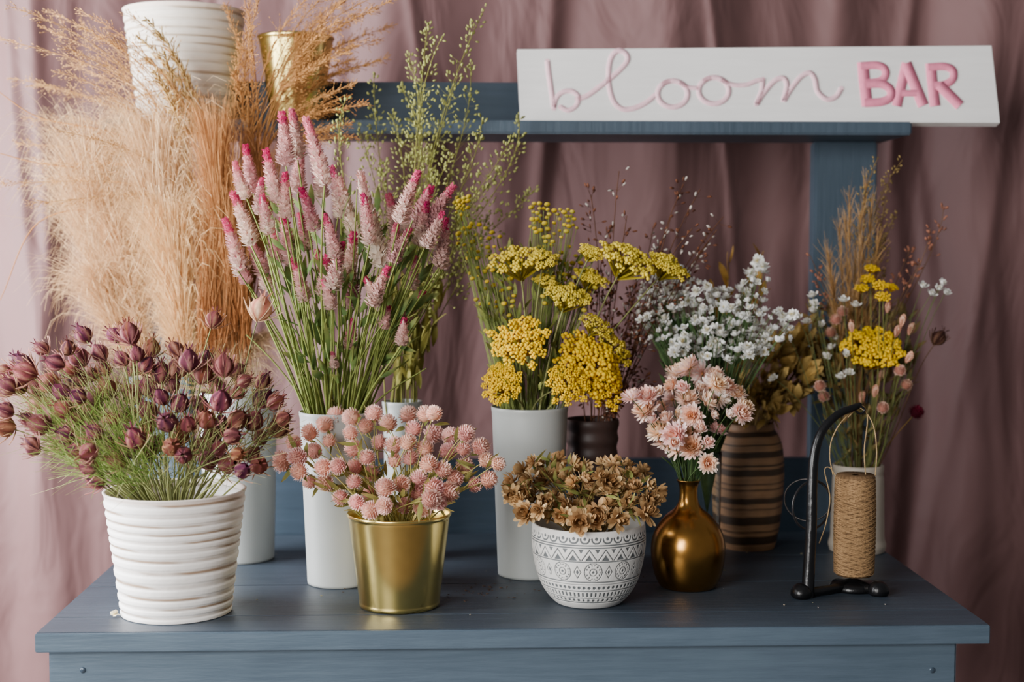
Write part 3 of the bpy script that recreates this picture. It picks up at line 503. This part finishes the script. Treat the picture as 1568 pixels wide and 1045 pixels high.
# pampas
def plume(mb,b,t,wpx,dd,n,c0,c1,up=.5,tight=1.0,w=.0009,droop=.5,vv=None,s0=.0):
    b=W(b[0],b[1],dd); t=W(t[0],t[1],dd); vv=vv or v2; ax_=t-b; L_=np.linalg.norm(ax_); a=nrm(ax_); s=rng.uniform(s0,1,n)**.85; bend=np.array([rng.normal()*.02,rng.normal()*.02,0])
    root=b+ax_*s[:,None]+bend*np.sin(s*PI)[:,None]; wr=wpx*dd/F; R_=wr*(.35+.75*np.sin(np.clip(s*1.05,0,1)*PI)**.7)*rng.uniform(.3,1.2,n)**1.2
    ang=U(0,2*PI,n); rad=np.stack([np.cos(ang),np.sin(ang)*.8,0*ang],-1); R1=R_[:,None]; nz_=rng.normal(size=(n,3))*R1*.16
    strands(mb,root,root+a*R1*up*1.2+rad*R1*.3,root+a*R1*up*1.5*tight+rad*R1*.75+nz_,root+a*R1*up*tight+rad*R1-UP*R1*droop+nz_*1.9,rng.uniform(.5,1.2,n)*w,c0,c1,7,.15)
    tube(mb,np.vstack([vv['c']+[0,0,.02],vv['top']+[(b[0]-vv['top'][0])*.2,0,0],b,b+ax_*.5+bend,t]),[.002,.002,.0018,.0014,.0006],c0*.8,5)
mb=MB(); d2=v2['d']; cr=S(232,200,158); be=S(210,172,130); br=S(172,124,80)
plume(mb,(268,560),(245,235),80,d2+.02,7500,be,cr,.9,1.8,.0009,.05)
plume(mb,(235,590),(185,250),80,d2+.06,6500,S(196,158,116),S(214,180,140),.9,1.8,.0009,.05)
plume(mb,(215,580),(150,320),54,d2+.03,4000,S(190,150,110),be,.9,1.8,.0009,.1)
plume(mb,(250,610),(165,430),62,d2+.0,3600,S(196,158,118),be,.7,1.6,.0009,.15)
plume(mb,(285,585),(255,350),66,d2-.02,4600,S(206,162,110),S(226,188,138),.8,1.8,.0009,.1)
plume(mb,(350,500),(330,240),40,d2-.03,3000,S(160,106,64),S(184,134,86),1.6,2.0,.0008,.0)
plume(mb,(372,470),(372,250),32,d2+.0,2000,S(146,94,58),S(180,130,86),1.6,1.8,.0008,.0)
plume(mb,(370,600),(400,520),46,d2,2600,S(184,150,114),S(210,178,140),.5,1.2,.0008,.3); plume(mb,(320,590),(335,500),46,d2,2600,S(176,136,96),S(204,164,120),.5,1.2,.0008,.3)
n=1300; P0=np.array([W(U(300,385),U(470,560),d2+U(-.07,.03)) for _ in range(n)]); P3=np.array([W(U(290,400),U(200,400),d2+U(-.07,.03)) for _ in range(n)]); P3[:,0]+=(P0[:,0]-P3[:,0])*.5; B=rng.normal(size=(n,3))*.012
strands(mb,P0,P0+(P3-P0)*.33+B,P0+(P3-P0)*.66-B,P3,np.full(n,.0011),S(134,84,48),S(184,134,88),8,.2)
mb.obj('pampas_grass_bouquet',M_plant)
mb=MB()
def wisps(mb,src,tips,v,c,n_seed=70,side=.012,r=.0006,sz=1.0,s0=8):
    for (u,w_) in tips:
        d=d2+.08*math.sin(u*.7+w_); h=W(u,w_,d); s_=W(src[0]+U(-25,25),src[1]+U(-20,20),d2+.02); L_=np.linalg.norm(h-s_); e=nrm((h-s_)*np.array([1.4,1.4,.5])+np.array([0,0,-.1*L_]))
        cc=c*(1+.15*rng.normal()); pts=bez(s_,s_+UP*L_*.45+(h-s_)*.15,h-e*L_*.3,h,22); tube(mb,np.vstack([v['c']+[0,0,.02],v['top'],pts]),np.linspace(.0012,.0004,24),cc,4)
        s=U(s0,21,n_seed); i0=np.clip(s.astype(int),0,20); f=(s-i0)[:,None]; p=pts[i0]*(1-f)+pts[i0+1]*f; tg=nrm(pts[i0+1]-pts[i0]); dv=nrm(tg*1.8+rng.normal(size=(n_seed,3))*.7); l_=U(.012,.055,(n_seed,1))*(1.25-s[:,None]/22)*side/.012
        q=p+dv*l_; strands(mb,p,p+dv*l_*.35,p+dv*l_*.7+rng.normal(size=p.shape)*.003,q+[0,0,-.004],np.full(n_seed,.0006),cc,cc*1.15,4)
        for tt in (1.,.7): inst(mb,SEED,p+dv*l_*tt,frames(dv),np.array([.0015,.0015,.0026])*sz,cc*.9,cc*1.15,cc*1.3,.15)
wisps(mb,(330,380),[(70,45),(95,70),(60,130),(120,40),(150,90),(20,10),(105,180),(170,55),(60,250),(150,140),(195,20),(0,60),(90,110),(130,20),(40,180),(20,120),(80,20),(110,100),(30,220),(150,50),(120,200),(90,200),(50,310),(0,280)],v2,S(188,144,94),90,.014)
wisps(mb,(370,330),[(395,5),(385,-40),(540,-40),(560,-20),(575,15),(600,40),(560,60),(590,90),(540,130),(570,-30),(610,-20),(520,30),(530,80),(500,-30),(385,80),(600,0),(550,20),(580,60),(530,0),(560,100),(380,40),(345,10),(360,110),(545,60)],v2,S(176,128,78),125,.011,s0=9)
wisps(mb,(400,300),[(530,150),(535,190),(540,210),(500,200),(560,160),(380,170),(520,110),(540,90),(515,170)],v2,S(166,118,70),110,.011)
wisps(mb,(300,360),[(215,60),(235,110),(225,30),(250,80),(225,90)],v2,S(196,166,112),120,.008,sz=1.9)
for a in ([(330,330),(250,240),(160,200),(60,180),(-10,135)],[(330,320),(200,270),(60,250),(0,235)],[(300,420),(180,330),(60,340),(0,460)],[(350,300),(330,200),(270,140),(200,150)],[(380,330),(395,200),(385,60),(370,-20)],[(340,330),(300,180),(260,80),(200,70)]):
    p=catmull([W(u,v,d2+.03) for u,v in a],8); p=np.vstack([v2['top'],p]); tube(mb,p,np.linspace(.0018,.0007,len(p)),S(170,116,66),4)
mb.obj('golden_grass_bouquet',M_plant)
# mixed right bouquet
mb=MB(); dd=v12['d']; k=dd/F
def hd(L,o=0): return np.array([W(u,v,dd+o+.04*math.sin(u*1.7)) for u,v in L])
seedstalks(mb,hd([(1345,240),(1382,245),(1358,300),(1372,330),(1350,360)]),v12,S(120,98,60),S(146,124,78),.4,60,.014,.003)
for (u,v) in [(1445,318),(1425,350),(1240,390),(1410,400),(1395,380),(1250,430)]:
    seedstalks(mb,hd([(u,v)]),v12,S(110,82,60),S(150,100,80),.3,16,.012,.0042)
for gx,gy in ((1285,350),(1300,300),(1318,335),(1335,310),(1268,390),(1345,370),(1310,390),(1295,340),(1326,285),(1340,410),(1275,430)):
    c=W(1305+(gx-1305)*.3,590,dd); g=W(gx,gy,dd+.02*math.sin(gx)); n=190; s=U(.3,1,(n,1)); p=c+(g-c)*s; dv=nrm(nrm(g-c)*2.2+rng.normal(size=(n,3))*.6); l_=U(.015,.045,(n,1)); 
    strands(mb,p,p+dv*l_*.4,p+dv*l_*.7+rng.normal(size=(n,3))*.002,p+dv*l_,np.full(n,.0008),S(150,114,70),S(196,158,110),5,.2); tube(mb,np.array([v12['top'],c,g]),[.001,.001,.0006],S(150,116,72),4)
H=hd([(1335,537)],-.08); D=stems(mb,H,v12,S(130,130,76),.0014); inst(mb,T_yar[1],H,frames(nrm([[0,-.55,.85]])),46*k,*pal[1],.03)
H=hd([(1335,412),(1348,438),(1320,442),(1365,440),(1352,455),(1328,428)],-.05); D=stems(mb,H,v12,S(130,130,76),.0008); inst(mb,T_yar[2],H,frames(nrm(D+[0,-.5,0])),11*k,*pal[1],.03)
H=hd([(1442,436),(1425,452),(1447,450),(1412,440),(1247,468),(1222,488),(1245,455),(1296,545),(1268,548),(1300,572),(1280,520),(1310,470),(1205,508),(1186,580),(1292,462),(1246,478),(1258,500),(1272,535),(1436,444),(1288,580),(1236,495)],-.04); D=stems(mb,H,v12,S(110,120,76),.0007); inst(mb,T_daisy[1],H,frames(nrm(D+[0,-.5,0])),.0098,S(200,190,130),S(232,230,222),S(244,244,240),.05)
H=hd([(1280,490),(1272,510),(1290,478),(1256,592),(1262,608),(1352,625),(1378,568),(1388,590)],-.05); D=stems(mb,H,v12,S(110,114,66),.0009); inst(mb,T_gom,H,frames(D),.0105,S(170,110,94),mixc(len(H),S(216,166,150),S(190,146,122)),S(236,204,184),.1)
H=hd([(1382,492),(1374,508),(1395,505),(1298,640),(1320,610),(1340,600),(1360,470),(1304,500),(1392,548),(1350,575)],-.05); D=stems(mb,H,v12,S(110,110,66),.001); inst(mb,T_rose,H-D*.01,frames(D),np.array([.011,.011,.019]),S(150,100,80),S(206,150,126),S(226,184,158),.12)
H=hd([(1430,528)]); D=stems(mb,H,v12,S(110,84,60),.0009); inst(mb,T_pod,H,frames(D),.0125,S(54,32,30),S(84,54,44),S(120,90,70),.1)
H=hd([(1403,632)]); D=stems(mb,H,v12,S(150,120,60),.0009); inst(mb,T_gom,H,frames(D),.014,S(56,8,22),S(84,14,34),S(110,26,48),.1)
A=scatter([(1240,480),(1300,460),(1400,480),(1400,560),(1370,640),(1335,705),(1290,705),(1255,600)],520,0,dd+.02,.05); inst(mb,LEAF,A,frames(nrm(nrm(A-v12['top'])+rng.normal(size=A.shape)*.35)),.026,mixc(len(A),S(74,78,48),S(104,86,54)),mixc(len(A),S(104,106,64),S(134,106,66)),S(146,126,84),.2)
mb.obj('mixed_dried_bouquet',M_plant)
# ------------------------------------------------------------------ twine holder
th=empty('iron_twine_holder',onplane(1290,905)); dT=1.9+onplane(1290,905)[1]; blk=S(20,20,22)
def px(L,d=dT,dy=0): return np.array([W(u,v,d)+[0,dy,0] for u,v in L])
zc=TZ+.0075; fl=onplane(1227,916); fr_=onplane(1345,912); ct=onplane(1310,905)
mb=MB(); sp=np.array([ct[0],ct[1]+.01,TZ])
lathe(mb,[(0,0),(.034,0),(.0355,.004),(.032,.011),(.014,.014),(.006,.016),(.005,.021),(0,.021)],sp,blk,48)
for a,b in (((fl[0],fl[1],zc),(sp[0],sp[1],zc)),((sp[0],sp[1],zc),(fr_[0],fr_[1]-.004,zc))):
    a=np.array(a);b=np.array(b); c=bez(a,a+(b-a)*.3+[0,-.012,0],a+(b-a)*.7+[0,-.006,0],b,14); tube(mb,c,np.full(14,.0072),blk,10,True)
for c in (fl,fr_): lathe(mb,[(0,0),(.0125,0),(.016,.004),(.0155,.011),(.011,.018),(.006,.021),(0,.021)],np.array([c[0],c[1],TZ]),blk,24)
mb.obj('base',M_iron,th)
arm=catmull(px([(1226,905),(1230,860),(1235,800),(1238,740),(1243,695),(1256,660),(1280,636),(1305,626),(1320,622)]),8); arm[:,1]=np.linspace(fl[1],sp[1],len(arm))
s=np.linspace(0,1,len(arm)); mb=MB(); tube(mb,arm,.0098-.005*s,blk,12,True)
tube(mb,catmull(px([(1318,622),(1324,628),(1318,634),(1310,630)]),5),np.full(16,.0018),blk,8,True); mb.obj('arm',M_iron,th)
mb=MB(); c=px([(1243,774)])[0]; a=np.linspace(0,2*PI,60); 
tube(mb,c+np.stack([np.cos(a)*35*dT/F,.02*np.cos(a),np.sin(a)*38*dT/F],-1),np.full(60,.0017),S(44,42,44),8); 
tube(mb,c+np.stack([-.004+np.cos(a)*33*dT/F,.01-.015*np.cos(a),.006+np.sin(a)*33*dT/F],-1),np.full(60,.0011),S(50,44,42),8); mb.obj('cutter_ring',M_iron,th)
mb=MB(); zt=W(1308,728,dT)[2]; hb=TZ+.021; hh=zt-hb; rT=31.5*dT/F
lathe(mb,[(.004,0),(rT*.86,.001),(rT*.97,.006),(rT*1.0,hh*.3),(rT*.99,hh*.7),(rT*.97,hh-.004),(rT*.9,hh),(.005,hh-.001)],np.array([sp[0],sp[1],hb]),lambda r,z,T:S(126,98,70)*(.8+.2*np.sin(T*26+z*1900))[...,None],96)
for lay in range(4):
    nt=44; m=nt*26; q=np.linspace(0,1,m); ang=q*nt*2*PI+lay; tri=np.abs(((q*(4.5+lay))%1)*2-1); rr_=rT*(1.0-.05*np.abs(tri-.5)**2*4)+.0002*lay
    tube(mb,np.stack([sp[0]+rr_*np.cos(ang),sp[1]+rr_*np.sin(ang),hb+.004+tri*(hh-.008)],-1),np.full(m,.0008),S(156,124,88)*(1+.08*lay/4),5)
mb.obj('twine_spool',M_twine,th)
mb=MB()
for pts in ([(1277,728),(1272,700),(1276,672),(1292,645),(1318,626),(1338,650),(1344,690),(1342,730)],[(1300,640),(1320,622),(1330,640),(1325,690),(1327,728)]):
    c=catmull(px(pts),8); c[:,1]=sp[1]-.004; tube(mb,c,np.full(len(c),.0009),S(190,160,116),6)
c=catmull(px([(1277,728),(1268,715),(1260,720),(1268,760),(1262,800),(1252,830)]),8); c[:,1]=sp[1]-.02; tube(mb,c,np.full(len(c),.0008),S(190,160,116),6)
mb.obj('twine_loop',M_twine,th)
# ------------------------------------------------------------------ debris
mb=MB(); n=40; P=np.stack([U(xl+.04,xr-.04,n),U(.03,.6,n),np.full(n,TZ+.0014)],-1); w=U(.0007,.0022,(n,1)); cc=mixc(n,S(200,184,156),S(210,196,180),S(150,150,90),S(60,44,36))
dv=nrm(rng.normal(size=(n,3))*[1,1,.08]); inst(mb,SEED,P,frames(dv),np.concatenate([w,w,w*1.3],1),cc*.8,cc,cc*1.1)
P=np.concatenate([np.stack([rng.normal(x,.035,60),rng.normal(y,.03,60),np.full(60,TZ+.001)],-1) for x,y in ((.03,.22),(-.15,.28),(.32,.3))]); n=len(P); w=U(.0006,.0016,(n,1)); inst(mb,SEED,P,frames(nrm(rng.normal(size=(n,3))*[1,1,.05])),np.concatenate([w,w,w*2.2],1),S(60,44,34),S(84,62,44),S(110,84,60))
p=onplane(176,946)+[0,0,.004]; inst(mb,petal(.5,.3),np.repeat([p],6,0),frames(nrm(rng.normal(size=(6,3))+UP)),.007,S(200,180,130),S(232,222,190),S(240,232,210))
mb.obj('fallen_petals',M_plant)
# ------------------------------------------------------------------ light
def area(name,loc,target,sx,sy,e,col):
    l=bpy.data.lights.new(name,'AREA'); l.shape='RECTANGLE'; l.size=sx; l.size_y=sy; l.energy=e; l.color=col; o=bpy.data.objects.new(name,l); bpy.context.scene.collection.objects.link(o)
    o.location=loc; o.rotation_euler=(Vector(target)-Vector(loc)).to_track_quat('-Z','Y').to_euler(); return o
area('window_light_left',(-1.6,.2,1.35),(-.1,.6,1.1),1.3,1.4,172,(.97,.98,1))
area('window_light_front',(-1.45,-2.2,1.6),(0.0,.25,.92),1.3,1.1,108,(1,.98,.955))
w=bpy.data.worlds.new('World'); bpy.context.scene.world=w; w.use_nodes=True; bg=w.node_tree.nodes['Background']; bg.inputs[0].default_value=(1,.97,.97,1); bg.inputs[1].default_value=.17
